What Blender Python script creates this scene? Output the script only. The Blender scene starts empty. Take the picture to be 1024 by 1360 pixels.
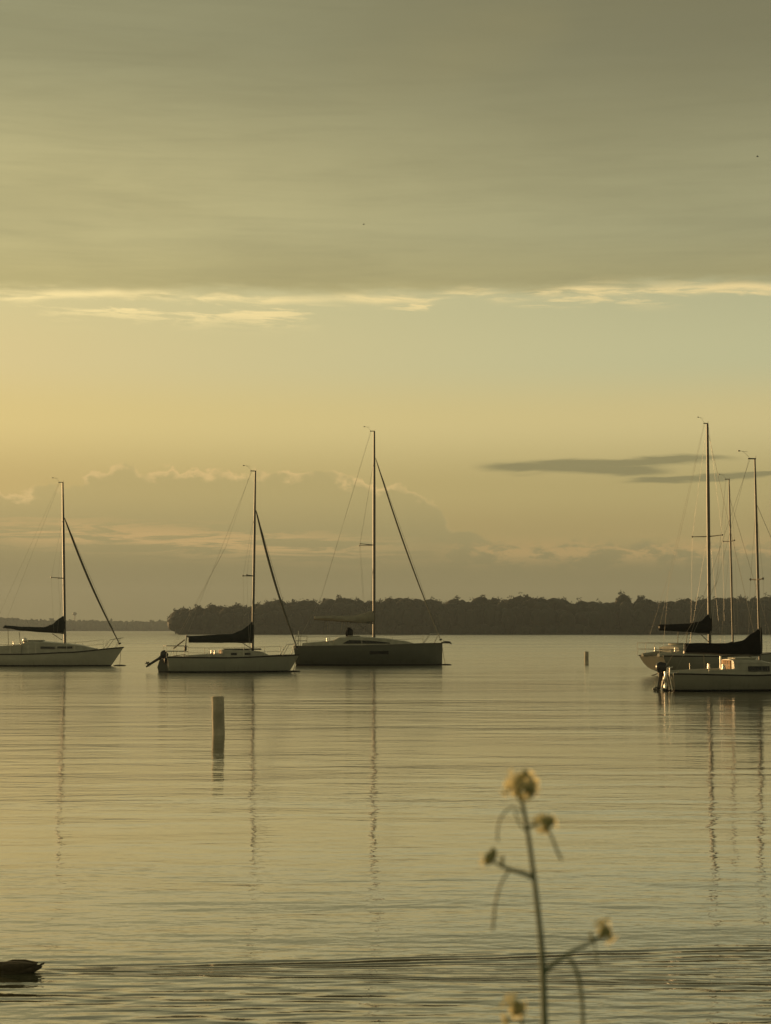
import bpy, bmesh, math, random
from mathutils import Vector, Matrix, noise as mnoise
R = math.radians
random.seed(7)
sc = bpy.context.scene
col = sc.collection

# ------------------------------------------------------------------ camera
F = 2400.0; W, H = 1024.0, 1360.0; HOR = 835.5; CAMZ = 2.4
PITCH = math.atan((HOR - H/2)/F)
cd = bpy.data.cameras.new('camera'); cam = bpy.data.objects.new('camera', cd); col.objects.link(cam)
cam.location = (0, 0, CAMZ); cam.rotation_euler = (math.pi/2 + PITCH, 0, 0)
cd.sensor_fit = 'AUTO'; cd.sensor_width = 36.0; cd.lens = 36.0*F/H
cd.clip_start = 0.05; cd.clip_end = 30000
cd.dof.use_dof = True; cd.dof.focus_distance = 105.0; cd.dof.aperture_fstop = 11.0
sc.camera = cam
FWD = Vector((0, math.cos(PITCH), math.sin(PITCH))); UP = Vector((0, -math.sin(PITCH), math.cos(PITCH))); RT = Vector((1, 0, 0))
def ray(px, py): return FWD + RT*((px-W/2)/F) + UP*((H/2-py)/F)
def at(px, py, Y):
    r = ray(px, py); return Vector((0, 0, CAMZ)) + r*(Y/r.y)
def on_water(px, py, z=0.0):
    r = ray(px, py); return Vector((0, 0, CAMZ)) + r*((z-CAMZ)/r.z)

# ------------------------------------------------------------------ colour management, render
sc.view_settings.view_transform = 'Standard'; sc.view_settings.look = 'None'
sc.view_settings.exposure = 0.0; sc.view_settings.gamma = 1.0
sc.render.engine = 'CYCLES'
sc.cycles.use_denoising = True
sc.cycles.max_bounces = 8; sc.cycles.volume_bounces = 0
sc.cycles.sample_clamp_indirect = 4.0

# ------------------------------------------------------------------ sun
SUN_AZ = -46.0; SUN_EL = 4.5       # azimuth from +Y, negative is left
sd = bpy.data.lights.new('sun', 'SUN'); sd.energy = 5.0; sd.angle = R(0.5); sd.color = (1.0, 0.60, 0.25)
sun = bpy.data.objects.new('sun', sd); col.objects.link(sun)
sdir = Vector((math.sin(R(SUN_AZ))*math.cos(R(SUN_EL)), math.cos(R(SUN_AZ))*math.cos(R(SUN_EL)), math.sin(R(SUN_EL))))
sun.rotation_euler = sdir.to_track_quat('Z', 'Y').to_euler()
sun.location = sdir*50

# ------------------------------------------------------------------ node expression helper
class NT:
    def __init__(s, tree): s.t = tree; s.n = tree.nodes; s.l = tree.links
    def put(s, sock, v):
        if hasattr(v, 'links'): s.l.new(v, sock)
        else: sock.default_value = v
    def m(s, op, a, b=None, c=None, clamp=False):
        n = s.n.new('ShaderNodeMath'); n.operation = op; n.use_clamp = clamp
        for i, v in enumerate((a, b, c)):
            if v is not None: s.put(n.inputs[i], v)
        return n.outputs[0]
    def add(s, a, b): return s.m('ADD', a, b)
    def sub(s, a, b): return s.m('SUBTRACT', a, b)
    def mul(s, a, b): return s.m('MULTIPLY', a, b)
    def div(s, a, b): return s.m('DIVIDE', a, b)
    def sstep(s, x, a, b, o0=0.0, o1=1.0):
        n = s.n.new('ShaderNodeMapRange'); n.interpolation_type = 'SMOOTHSTEP'
        s.put(n.inputs[0], x); s.put(n.inputs[1], a); s.put(n.inputs[2], b); s.put(n.inputs[3], o0); s.put(n.inputs[4], o1)
        return n.outputs[0]
    def lin(s, x, a, b, o0=0.0, o1=1.0):
        n = s.n.new('ShaderNodeMapRange')
        s.put(n.inputs[0], x); s.put(n.inputs[1], a); s.put(n.inputs[2], b); s.put(n.inputs[3], o0); s.put(n.inputs[4], o1)
        return n.outputs[0]
    def gauss(s, x, c, w):
        d = s.div(s.sub(x, c), w); return s.m('EXPONENT', s.mul(s.mul(d, d), -1.0))
    def vec(s, x, y, z=0.0):
        n = s.n.new('ShaderNodeCombineXYZ'); s.put(n.inputs[0], x); s.put(n.inputs[1], y); s.put(n.inputs[2], z); return n.outputs[0]
    def sep(s, v):
        n = s.n.new('ShaderNodeSeparateXYZ'); s.put(n.inputs[0], v); return n.outputs
    def noise(s, v, scale=1.0, detail=4.0, rough=0.5, dist=0.0):
        n = s.n.new('ShaderNodeTexNoise'); s.put(n.inputs['Vector'], v)
        n.inputs['Scale'].default_value = scale; n.inputs['Detail'].default_value = detail
        n.inputs['Roughness'].default_value = rough; n.inputs['Distortion'].default_value = dist
        return n.outputs[0]
    def mix(s, f, a, b, kind='MIX'):
        n = s.n.new('ShaderNodeMix'); n.data_type = 'RGBA'; n.blend_type = kind; n.clamp_factor = True
        s.put(n.inputs[0], f)
        for sock, v in ((n.inputs[6], a), (n.inputs[7], b)):
            if hasattr(v, 'links'): s.l.new(v, sock)
            else: sock.default_value = (*v, 1.0)
        return n.outputs[2]
    def ramp(s, f, stops, interp='EASE'):
        n = s.n.new('ShaderNodeValToRGB'); n.color_ramp.interpolation = interp; e = n.color_ramp.elements
        while len(e) < len(stops): e.new(0.5)
        for i, (p, c) in enumerate(stops):
            e[i].position = p; e[i].color = (*c, 1.0) if isinstance(c, tuple) else (c, c, c, 1.0)
        s.put(n.inputs[0], f); return n.outputs[0]
def lin8(r, g, b):                      # 8 bit display colour to linear
    f = lambda c: (c/255/12.92 if c/255 <= .04045 else ((c/255+.055)/1.055)**2.4)
    return (f(r), f(g), f(b))

# ------------------------------------------------------------------ sky
w = bpy.data.worlds.new('World'); sc.world = w; w.use_nodes = True
w.node_tree.nodes.clear()
T = NT(w.node_tree)
tc = T.n.new('ShaderNodeTexCoord')
dx, dy, dz = T.sep(tc.outputs['Generated'])
U = T.mul(T.m('ARCTAN2', dx, dy), 180/math.pi)
V = T.mul(T.m('ARCSINE', dz), 180/math.pi)
sky = T.n.new('ShaderNodeTexSky'); sky.sky_type = 'NISHITA'; sky.sun_disc = False
sky.sun_elevation = R(SUN_EL); sky.sun_rotation = R(SUN_AZ); sky.dust_density = 4.0; sky.altitude = 100
# clear air: warm near the sun side, greener away from it
warm = T.ramp(T.lin(V, 0, 20), [(0.0, lin8(124,115,76)), (0.09, lin8(130,122,85)), (0.15, lin8(168,153,103)), (0.22, lin8(186,171,114)), (0.33, lin8(214,198,134)), (0.425, lin8(214,201,146)), (0.55, lin8(210,203,150)), (1.0, lin8(170,165,118))])
cool = T.ramp(T.lin(V, 0, 20), [(0.0, lin8(120,111,75)), (0.09, lin8(130,121,85)), (0.15, lin8(168,153,103)), (0.22, lin8(178,165,112)), (0.33, lin8(207,193,138)), (0.425, lin8(191,191,149)), (0.55, lin8(182,182,143)), (1.0, lin8(140,138,105))])
side = T.sstep(U, -20, 16)
base = T.mix(side, warm, cool)
base = T.mix(0.10, base, T.mix(1.0, sky.outputs[0], (0.30, 0.20, 0.10), 'MULTIPLY'))
# long lenticular strips on the right
ln = T.noise(T.vec(T.mul(U, 0.22), T.mul(V, 1.6), 3.1), 1.0, 5, 0.55)
lv = T.add(V, T.mul(T.sub(ln, 0.5), 0.7))
l1 = T.mul(T.gauss(lv, 5.25, 0.14), T.mul(T.sstep(U, 3.0, 6.0), T.sstep(U, 12.5, 9.0)))
l2 = T.mul(T.gauss(lv, T.sub(5.07, T.mul(T.sub(U, 6.0), 0.03)), 0.20), T.mul(T.sstep(U, 1.8, 4.5), T.sstep(U, 10.2, 7.5)))
l3 = T.mul(T.gauss(lv, 4.72, 0.10), T.mul(T.sstep(U, 6.5, 9.0), T.sstep(U, 22, 14)))
lent = T.sstep(T.m('MAXIMUM', l1, T.m('MAXIMUM', l2, l3)), 0.18, 0.80)
base = T.mix(T.mul(lent, 0.78), base, lin8(126,121,86))
# cumulus bank: its top follows azimuth
puff = T.noise(T.vec(T.mul(U, 1.0), T.mul(V, 1.3), 7.7), 0.9, 8, 0.6, 0.2)
top = T.ramp(T.lin(U, -24, 24), [(0.0, 0.40), (0.22, 0.42), (0.28, 0.455), (0.32, 0.52), (0.40, 0.51), (0.46, 0.50), (0.50, 0.465), (0.53, 0.42), (0.545, 0.33), (0.58, 0.275), (0.72, 0.268), (0.85, 0.262), (1.0, 0.3)])
topv = T.add(T.mul(top, 9.8), T.mul(T.sub(puff, 0.5), 1.7))
dd = T.sub(topv, V)
bank = T.sstep(dd, -0.02, 0.16)
bank = T.mul(bank, T.sstep(V, -0.6, 1.7, 0.35, 1.0))
bankcol = T.mix(T.sstep(U, -12, 8), lin8(170,158,108), lin8(160,149,103))
bankcol = T.mix(T.sstep(V, 4.2, 1.0), bankcol, lin8(122,115,80))
base = T.mix(T.mul(bank, T.sstep(V, 4.6, 2.6, 0.36, 0.70)), base, bankcol)
rimn = T.noise(T.vec(T.mul(U, 1.1), T.mul(V, 0.8), 1.2), 1.0, 3, 0.5)
rimt = T.noise(T.vec(T.mul(U, 2.2), T.mul(V, 3.0), 6.2), 1.0, 6, 0.6)
rim = T.mul(T.mul(T.sstep(dd, -0.05, 0.06), T.sstep(dd, T.mul(rimt, 0.62), 0.02)), T.mul(T.sstep(rimn, 0.37, 0.55), T.sstep(U, 3.0, -1.0)))
base = T.mix(T.mul(rim, 0.90), base, lin8(222,190,128))
# warm lit streaks inside the bank
stn = T.noise(T.vec(T.mul(U, 0.36), T.mul(V, 4.2), 4.4), 1.0, 8, 0.64, 0.5)
sl = T.mul(T.mul(T.gauss(T.add(V, T.mul(T.add(U, 9), 0.045)), 2.95, 0.42), T.sstep(stn, 0.44, 0.56)), T.mul(T.sstep(U, -14, -10.8), T.sstep(U, 3, -4.5)))
stn2 = T.noise(T.vec(T.mul(U, 1.0), T.mul(V, 2.6), 9.4), 1.0, 8, 0.64, 0.3)
sr = T.mul(T.mul(T.gauss(V, 2.45, 0.34), T.sstep(stn2, 0.43, 0.56)), T.mul(T.sstep(U, 0.8, 3.5), T.sstep(U, 24, 10)))
base = T.mix(T.mul(sl, 0.85), base, lin8(206,170,112))
base = T.mix(T.mul(sr, 0.75), base, lin8(190,158,103))
# high stratus deck and its ragged lit lower edge
en = T.noise(T.vec(T.mul(U, 0.42), T.mul(V, 1.9), 0.6), 1.0, 8, 0.58, 0.1)
dn = T.noise(T.vec(T.mul(U, 0.10), T.mul(V, 0.65), 2.0), 1.0, 6, 0.6, 0.3)
dn2 = T.noise(T.vec(T.mul(U, 0.05), T.mul(V, 0.16), 5.0), 1.0, 3, 0.5, 0.3)
edge = T.add(10.45, T.mul(U, 0.010))
dv = T.add(T.sub(V, edge), T.mul(T.sub(en, 0.5), 0.8))
deck = T.sstep(dv, -0.10, 0.55)
dl = T.ramp(T.lin(V, 9, 29), [(0.0, lin8(192,179,124)), (0.08, lin8(192,179,124)), (0.185, lin8(196,185,133)), (0.49, lin8(153,150,115)), (0.7, lin8(125,121,90)), (1.0, lin8(104,100,75))])
dr = T.ramp(T.lin(V, 9, 29), [(0.0, lin8(163,155,111)), (0.08, lin8(163,155,111)), (0.185, lin8(160,156,118)), (0.49, lin8(124,121,93)), (0.7, lin8(108,104,78)), (1.0, lin8(95,92,70))])
dcol = T.mix(T.sstep(U, -16, 12), dl, dr)
dcol = T.mix(T.mul(T.sstep(dn, 0.35, 0.72), 0.22), dcol, lin8(120,115,84))
dn3 = T.noise(T.vec(T.mul(U, 0.16), T.mul(V, 2.2), 8.0), 1.0, 7, 0.62, 0.5)
dcol = T.mix(T.mul(T.sstep(dn3, 0.42, 0.70), 0.11), dcol, lin8(112,110,84))
dcol = T.mix(T.mul(T.sstep(dn2, 0.5, 0.8), 0.25), dcol, lin8(180,165,110))
base = T.mix(T.mul(deck, 0.93), base, dcol)
fr_n = T.noise(T.vec(T.mul(U, 0.42), T.add(T.mul(V, 3.0), T.mul(U, 0.10)), 11.3), 1.0, 9, 0.62, 0.35)
frw = T.noise(T.vec(T.mul(U, 0.30), 0.0, 3.3), 1.0, 2, 0.5)
frg = T.noise(T.vec(T.mul(U, 0.22), T.mul(V, 0.4), 14.0), 1.0, 2, 0.5)
fv = T.add(T.sub(V, edge), T.mul(T.sub(frw, 0.5), 0.8))
fr = T.mul(T.mul(T.gauss(fv, 0.02, 0.13), T.sstep(fr_n, 0.36, 0.56)), T.sstep(frg, 0.30, 0.48, 0.35, 1.0))
f2 = T.mul(T.gauss(fv, -0.10, 0.30), T.mul(T.sstep(fr_n, 0.50, 0.62), T.sstep(frg, 0.42, 0.56)))
fl = T.mul(T.mul(T.gauss(fv, -0.42, 0.36), T.sstep(fr_n, 0.47, 0.60)), T.mul(T.sstep(U, -12, -8.5), T.sstep(U, -0.5, -4)))
fr = T.m('MAXIMUM', T.m('MAXIMUM', fr, f2), fl)
fcol = T.mix(side, lin8(255,232,166), lin8(236,212,152))
base = T.mix(T.mul(fr, 0.96), base, fcol)
back = T.sstep(T.m('ABSOLUTE', T.add(U, 30)), 60, 150)
base = T.mix(T.mul(back, 0.35), base, lin8(70,68,56))
base = T.mix(T.sstep(V, -0.3, -2.5), base, lin8(84,78,52))
bg = T.n.new('ShaderNodeBackground'); wo = T.n.new('ShaderNodeOutputWorld')
gain = T.mix(1.0, base, (10.0, 10.0, 10.0), 'MULTIPLY')
T.l.new(gain, bg.inputs[0]); bg.inputs[1].default_value = 0.1
T.l.new(bg.outputs[0], wo.inputs[0])

# ------------------------------------------------------------------ materials
def mat(name, c, rough=0.5, metal=0.0, spec=0.5, var=0.12, vscale=3.0, bump=0.0, bscale=40.0):
    m = bpy.data.materials.new(name); m.use_nodes = True
    N = NT(m.node_tree); p = m.node_tree.nodes['Principled BSDF']
    tcn = N.n.new('ShaderNodeTexCoord')
    n = N.noise(tcn.outputs['Object'], vscale, 5, 0.6)
    lo = tuple(x*(1-var) for x in c); hi = tuple(min(1, x*(1+var)) for x in c)
    N.l.new(N.mix(N.sstep(n, 0.3, 0.7), lo, hi), p.inputs['Base Color'])
    p.inputs['Roughness'].default_value = rough; p.inputs['Metallic'].default_value = metal
    p.inputs['Specular IOR Level'].default_value = spec
    if bump:
        b = N.n.new('ShaderNodeBump'); b.inputs['Distance'].default_value = bump
        N.l.new(N.noise(tcn.outputs['Object'], bscale, 4, 0.6), b.inputs['Height']); N.l.new(b.outputs[0], p.inputs['Normal'])
    return m
def hull_mat(name, c, boot=(0.012, 0.014, 0.016), line=0.07, rough=0.22):
    m = mat(name, c, rough, 0, 0.5, 0.06, 1.4)
    N = NT(m.node_tree); p = m.node_tree.nodes['Principled BSDF']
    src = p.inputs['Base Color'].links[0].from_socket
    tcn = N.n.new('ShaderNodeTexCoord'); x, y, z = N.sep(tcn.outputs['Object'])
    streak = N.noise(N.vec(N.mul(x, 5.0), N.mul(y, 1.0), N.mul(z, 0.5)), 1.0, 5, 0.65)
    src = N.mix(N.mul(N.mul(N.sstep(streak, 0.5, 0.75), N.sstep(z, 0.7, 0.05)), 0.55), src, tuple(v*0.55 for v in c))
    N.l.new(N.mix(N.sstep(z, line, line+0.012), boot, src), p.inputs['Base Color'])
    return m
M = dict(
    hull_white=hull_mat('hull_white', (0.50, 0.50, 0.43)),
    hull_grey=hull_mat('hull_grey', (0.36, 0.37, 0.32)),
    hull_dark=hull_mat('hull_dark', (0.10, 0.11, 0.09), (0.02, 0.02, 0.02)),
    hull_pale=hull_mat('hull_pale', (0.27, 0.27, 0.23)),
    deck=mat('deck_gelcoat', (0.36, 0.36, 0.31), 0.45, bump=0.002, bscale=60),
    cabin=mat('cabin_gelcoat', (0.40, 0.40, 0.34), 0.3),
    glass=mat('tinted_window', (0.012, 0.013, 0.013), 0.12),
    alu=mat('anodised_mast', (0.14, 0.137, 0.125), 0.45, 0.3),
    steel=mat('stainless_rail', (0.50, 0.49, 0.46), 0.33, 0.9),
    chrome=mat('polished_steel', (0.80, 0.78, 0.74), 0.14, 1.0, var=0.03),
    brushed=mat('brushed_steel', (0.82, 0.79, 0.74), 0.38, 1.0, var=0.03),
    leg_metal=mat('motor_leg_metal', (0.30, 0.29, 0.27), 0.22, 0.9),
    wire=mat('rigging_wire', (0.28, 0.27, 0.24), 0.45, 0.5),
    rope=mat('rope', (0.28, 0.25, 0.19), 0.85),
    cover=mat('sail_cover_canvas', (0.018, 0.024, 0.024), 0.85, spec=0.2, bump=0.02, bscale=7),
    cover_black=mat('black_canvas', (0.010, 0.011, 0.012), 0.9, spec=0.15, bump=0.02, bscale=7),
    sail=mat('pale_sailcloth', (0.33, 0.31, 0.26), 0.8, spec=0.2, bump=0.03, bscale=6),
    furl=mat('furled_sail_strip', (0.10, 0.105, 0.09), 0.8, spec=0.2, bump=0.01, bscale=10),
    furl_pale=mat('furled_sail_pale', (0.22, 0.22, 0.19), 0.8, spec=0.2, bump=0.01, bscale=10),
    rubber=mat('dark_rubber', (0.016, 0.016, 0.016), 0.6),
    motor=mat('motor_paint', (0.022, 0.023, 0.025), 0.3),
    wood=mat('varnished_wood', (0.22, 0.13, 0.06), 0.35),
    board=mat('companionway_board', (0.42, 0.24, 0.10), 0.6, spec=0.2),
    piling=mat('weathered_piling', (0.52, 0.48, 0.38), 0.85, bump=0.012, bscale=14, var=0.25),
    tower=mat('painted_steel', (0.35, 0.35, 0.33), 0.6),
    trunk=mat('bark', (0.06, 0.05, 0.035), 0.9),
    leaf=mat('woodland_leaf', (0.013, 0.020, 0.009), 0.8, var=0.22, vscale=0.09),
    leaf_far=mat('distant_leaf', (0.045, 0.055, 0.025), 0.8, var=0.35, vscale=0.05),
    soil=mat('lake_bank_soil', (0.07, 0.06, 0.035), 0.95, bump=0.03, bscale=8),
    land=mat('woodland_floor', (0.035, 0.035, 0.018), 0.95, bump=0.2, bscale=0.5),
    duck=mat('brown_feathers', (0.085, 0.068, 0.042), 0.7, var=0.25, vscale=35, bump=0.004, bscale=60),
    bill=mat('duck_bill', (0.16, 0.09, 0.03), 0.5),
    bird=mat('dark_feathers', (0.02, 0.02, 0.02), 0.8),
    stem=mat('flower_stem_green', (0.12, 0.17, 0.10), 0.6),
    bud=mat('flower_sepal_green', (0.36, 0.36, 0.18), 0.7),
)
# translucent petal
pm = bpy.data.materials.new('yellow_petal'); pm.use_nodes = True
N = NT(pm.node_tree); p = N.n['Principled BSDF']; p.inputs['Roughness'].default_value = 0.6
tcn = N.n.new('ShaderNodeTexCoord')
pc = N.mix(N.noise(tcn.outputs['Object'], 300, 3), (0.90, 0.82, 0.46), (0.93, 0.89, 0.64)); N.l.new(pc, p.inputs['Base Color'])
tr = N.n.new('ShaderNodeBsdfTranslucent'); N.l.new(pc, tr.inputs[0])
ms = N.n.new('ShaderNodeMixShader'); ms.inputs[0].default_value = 0.6
N.l.new(p.outputs[0], ms.inputs[1]); N.l.new(tr.outputs[0], ms.inputs[2]); N.l.new(ms.outputs[0], N.n['Material Output'].inputs[0])
M['petal'] = pm

# ------------------------------------------------------------------ object helpers
def tag(o, label=None, cat=None, group=None, kind=None):
    if label: o['label'] = label
    if cat: o['category'] = cat
    if group: o['group'] = group
    if kind: o['kind'] = kind
    return o
def empty(name, loc, rz=0.0, rx=0.0, ry=0.0):
    o = bpy.data.objects.new(name, None); o.empty_display_size = 0.3; col.objects.link(o)
    o.location = loc; o.rotation_euler = (rx, ry, rz); return o
class MB:
    def __init__(s): s.v = []; s.f = []
    def addv(s, vs): b = len(s.v); s.v.extend(Vector(x) for x in vs); return b
    def rings(s, rings, closed=True, cap=True):
        b = len(s.v); n = len(rings[0])
        for r in rings: s.v.extend(Vector(x) for x in r)
        m = n if closed else n-1
        for i in range(len(rings)-1):
            for j in range(m):
                a = b+i*n+j; c = b+i*n+(j+1) % n
                s.f.append((a, c, c+n, a+n))
        if cap and closed:
            s.f.append(tuple(reversed(range(b, b+n)))); e = b+(len(rings)-1)*n; s.f.append(tuple(range(e, e+n)))
    def tube(s, pts, r, n=7, cap=True):
        pts = [Vector(p) for p in pts]; rs = r if isinstance(r, (list, tuple)) else [r]*len(pts)
        rings = []; up = None
        for i, p in enumerate(pts):
            d = (pts[min(i+1, len(pts)-1)] - pts[max(i-1, 0)]).normalized()
            if up is None: up = Vector((0, 0, 1)) if abs(d.z) < 0.9 else Vector((1, 0, 0))
            a = d.cross(up)
            if a.length < 1e-5: a = d.cross(Vector((0, 1, 0)))
            a.normalize(); b = a.cross(d).normalized(); up = b
            rings.append([p + (a*math.cos(2*math.pi*k/n) + b*math.sin(2*math.pi*k/n))*rs[i] for k in range(n)])
        s.rings(rings, True, cap)
    def box(s, c, d, bev=0.0, rot=None):
        hx, hy, hz = d[0]/2, d[1]/2, d[2]/2; e = min(bev, hx*.9, hy*.9)
        if e <= 0: loops = [[(-hx,-hy),(hx,-hy),(hx,hy),(-hx,hy)]]*2; zs = [-hz, hz]
        else:
            def oct_(k): 
                x, y = hx-k, hy-k; return [(-x+e,-y),(x-e,-y),(x,-y+e),(x,y-e),(x-e,y),(-x+e,y),(-x,y-e),(-x,-y+e)]
            ez = min(e, hz*.9); loops = [oct_(e*.6), oct_(0), oct_(0), oct_(e*.6)]; zs = [-hz, -hz+ez, hz-ez, hz]
        rm = rot if rot else Matrix.Identity(3)
        s.rings([[Vector(c) + rm @ Vector((x, y, z)) for x, y in lp] for lp, z in zip(loops, zs)])
    def sphere(s, c, r, n=10, m=7, rot=None):
        if not isinstance(r, (tuple, list)): r = (r, r, r)
        rm = rot if rot else Matrix.Identity(3); rings = []
        for i in range(m+1):
            a = math.pi*(0.03+0.94*i/m) - math.pi/2
            rings.append([Vector(c) + rm @ Vector((r[0]*math.cos(a)*math.cos(2*math.pi*k/n), r[1]*math.cos(a)*math.sin(2*math.pi*k/n), r[2]*math.sin(a))) for k in range(n)])
        s.rings(rings)
    def build(s, name, m, parent=None, smooth=True, ang=40):
        me = bpy.data.meshes.new(name); me.from_pydata([tuple(v) for v in s.v], [], s.f)
        bm = bmesh.new(); bm.from_mesh(me); bmesh.ops.recalc_face_normals(bm, faces=bm.faces); bm.to_mesh(me); bm.free()
        me.materials.append(m)
        if smooth:
            for p in me.polygons: p.use_smooth = True
            try: me.set_sharp_from_angle(angle=R(ang))
            except Exception: pass
        o = bpy.data.objects.new(name, me); col.objects.link(o)
        if parent: o.parent = parent
        return o
def interp(xs, ys, x):
    if x <= xs[0]: return ys[0]
    for i in range(1, len(xs)):
        if x <= xs[i]:
            t = (x-xs[i-1])/(xs[i]-xs[i-1]); t = t*t*(3-2*t)*0.5 + t*0.5
            return ys[i-1] + (ys[i]-ys[i-1])*t
    return ys[-1]

# ------------------------------------------------------------------ water
wm = bpy.data.materials.new('lake_water'); wm.use_nodes = True
N = NT(wm.node_tree); p = N.n['Principled BSDF']
geo = N.n.new('ShaderNodeNewGeometry'); x, y, z = N.sep(geo.outputs['Position'])
p.inputs['Base Color'].default_value = (0.10, 0.103, 0.062, 1)
p.inputs['IOR'].default_value = 1.85
rough_n = N.noise(N.vec(N.mul(x, 0.02), N.mul(y, 0.10), 1.0), 1.0, 5, 0.6, 0.4)
lg = N.lin(N.m('LOGARITHM', N.m('MAXIMUM', y, 8.0), 10.0), 1.1, 2.9, 0.0, 1.0)
far = N.add(0.03, N.mul(N.m('POWER', lg, 1.6), 0.33))
N.l.new(N.mul(far, N.sstep(rough_n, 0.35, 0.68, 0.8, 1.25)), p.inputs['Roughness'])
calm = N.m('MINIMUM', 1.0, N.div(105.0, N.m('MAXIMUM', y, 1.0)))          # short waves melt into gloss far away
patch = N.mul(calm, N.sstep(N.noise(N.vec(N.mul(x, 0.045), N.mul(y, 0.17), 15.0), 1.0, 5, 0.6, 0.6), 0.34, 0.66, 0.45, 1.25))
DUCK = on_water(40, 1291)
lee = N.mul(N.sstep(y, 15.0, 12.0), N.sstep(N.noise(N.vec(N.mul(x, 0.5), N.mul(y, 0.9), 77.0), 1.0, 3, 0.5), 0.32, 0.62, 0.35, 1.0))                                             # livelier water close to the bank
def height(x, y):
    def vz(sx, sy, sz): return N.vec(N.mul(x, sx), N.mul(y, sy), sz)
    h = N.mul(N.noise(vz(0.055, 0.16, 5.0), 1.0, 2, 0.5, 0.2), 0.070)       # long undulation
    h = N.add(h, N.mul(N.noise(vz(0.32, 0.85, 2.0), 1.0, 2, 0.5, 0.2), 0.034))  # ripples
    h = N.add(h, N.mul(N.noise(vz(2.4, 4.8, 9.0), 1.0, 3, 0.55, 0.2), 0.0085))  # fine chop
    h = N.mul(h, patch)
    wob = N.mul(N.sub(N.noise(vz(0.5, 0.9, 21.0), 1.0, 3, 0.5), 0.5), 0.22)
    fine = N.noise(vz(1.2, 3.0, 27.0), 1.0, 2, 0.5)
    def arm(ang, amp, wl, wd, ph, off=0.0):
        ca, sa = math.cos(R(ang)), math.sin(R(ang))
        rx = N.sub(x, DUCK.x-0.1); ry = N.sub(y, DUCK.y+off)
        al = N.add(N.mul(rx, ca), N.mul(ry, sa)); pe = N.add(N.sub(N.mul(ry, ca), N.mul(rx, sa)), wob)
        wave = N.m('SINE', N.add(N.mul(pe, 2*math.pi/wl), N.add(N.mul(al, 0.5), N.add(ph, N.mul(fine, 3.0)))))
        return N.mul(N.mul(N.mul(wave, N.gauss(pe, 0.0, wd)), amp), N.mul(N.sstep(al, 0.0, 0.3), N.sstep(al, 15.0, 0.5)))
    h = N.add(h, N.add(N.add(arm(9.5, 0.0070, 0.22, 0.15, 0.3), arm(5.5, 0.0040, 0.17, 0.11, 0.9)), N.add(arm(-4.5, 0.0055, 0.16, 0.09, 1.2), arm(1.0, 0.0013, 0.10, 0.3, 2.0))))
    sw = N.m('SINE', N.add(N.mul(y, 24.0), N.add(N.mul(x, 3.2), N.mul(N.noise(vz(0.5, 0.9, 31.0), 1.0, 3, 0.55), 9.0))))
    sw2 = N.m('SINE', N.add(N.mul(y, 40.0), N.add(N.mul(x, -5.0), N.mul(N.noise(vz(0.7, 1.3, 41.0), 1.0, 3, 0.55), 11.0))))
    return N.add(h, N.mul(N.add(N.mul(sw, 0.0029), N.mul(sw2, 0.0012)), lee))
EPS = 0.012
h0 = height(x, y); hx = height(N.add(x, EPS), y); hy = height(x, N.add(y, EPS))
vn = N.n.new('ShaderNodeVectorMath'); vn.operation = 'NORMALIZE'
N.l.new(N.vec(N.div(N.sub(h0, hx), EPS), N.div(N.sub(h0, hy), EPS), 1.0), vn.inputs[0]); N.l.new(vn.outputs[0], p.inputs['Normal'])
p.inputs['Coat Weight'].default_value = 0.45; p.inputs['Coat IOR'].default_value = 1.5; N.l.new(vn.outputs[0], p.inputs['Coat Normal'])
N.l.new(p.inputs['Roughness'].links[0].from_socket, p.inputs['Coat Roughness'])
mb = MB(); mb.addv([(-2600, 2.0, 0), (2600, 2.0, 0), (2600, 3400, 0), (-2600, 3400, 0)]); mb.f.append((0, 1, 2, 3))
tag(mb.build('water', wm, smooth=False), kind='structure')

# near bank under the camera and the flower
mb = MB(); rows = []
for j, (yy, zz) in enumerate([(-14, 1.15), (-6, 1.1), (-2, 1.02), (0.5, 0.95), (1.6, 0.88), (2.4, 0.62), (3.2, 0.25), (4.2, -0.12), (6.0, -0.5)]):
    rows.append([(xx, yy+0.35*mnoise.noise((xx*.3, yy, 0)), zz+0.08*mnoise.noise((xx*.6, yy*.9, 4))) for xx in [i*0.8-40 for i in range(101)]])
mb.rings(rows, closed=False, cap=False)
tag(mb.build('ground', M['soil']), kind='structure')

# ------------------------------------------------------------------ far land and woods
def land(name, pts_front, depth, hill):
    mb = MB(); rings = []
    for k, (dy, zz) in enumerate([(0, -0.6), (1.5, 0.35), (6, 1.0), (depth*0.4, hill), (depth, hill*1.2), (depth+30, -1)]):
        rings.append([(px_, py_+dy, zz+0.25*mnoise.noise((px_*.05, dy*.1, 1))*(1 if k else 0)) for px_, py_ in pts_front])
    mb.rings(rings, closed=False, cap=False)
    return tag(mb.build(name, M['land']), kind='structure')
NEAR_Y = on_water(600, 842.8).y; FAR_Y = on_water(100, 838.2).y
x0 = at(231, 838, NEAR_Y).x
fr_pts = []
for i in range(90):
    xx = x0 + i*9.0
    fr_pts.append((xx, NEAR_Y + 3*mnoise.noise((xx*.02, 0, 0)) + (14 if i == 0 else 4 if i == 1 else 0)))
land('wooded_shore', fr_pts, 120, 2.0)
fr2 = [(-1500 + i*22.0, FAR_Y + 8*mnoise.noise((i*.2, 3, 0))) for i in range(110)]
land('distant_shore', fr2, 200, 3.0)

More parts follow.
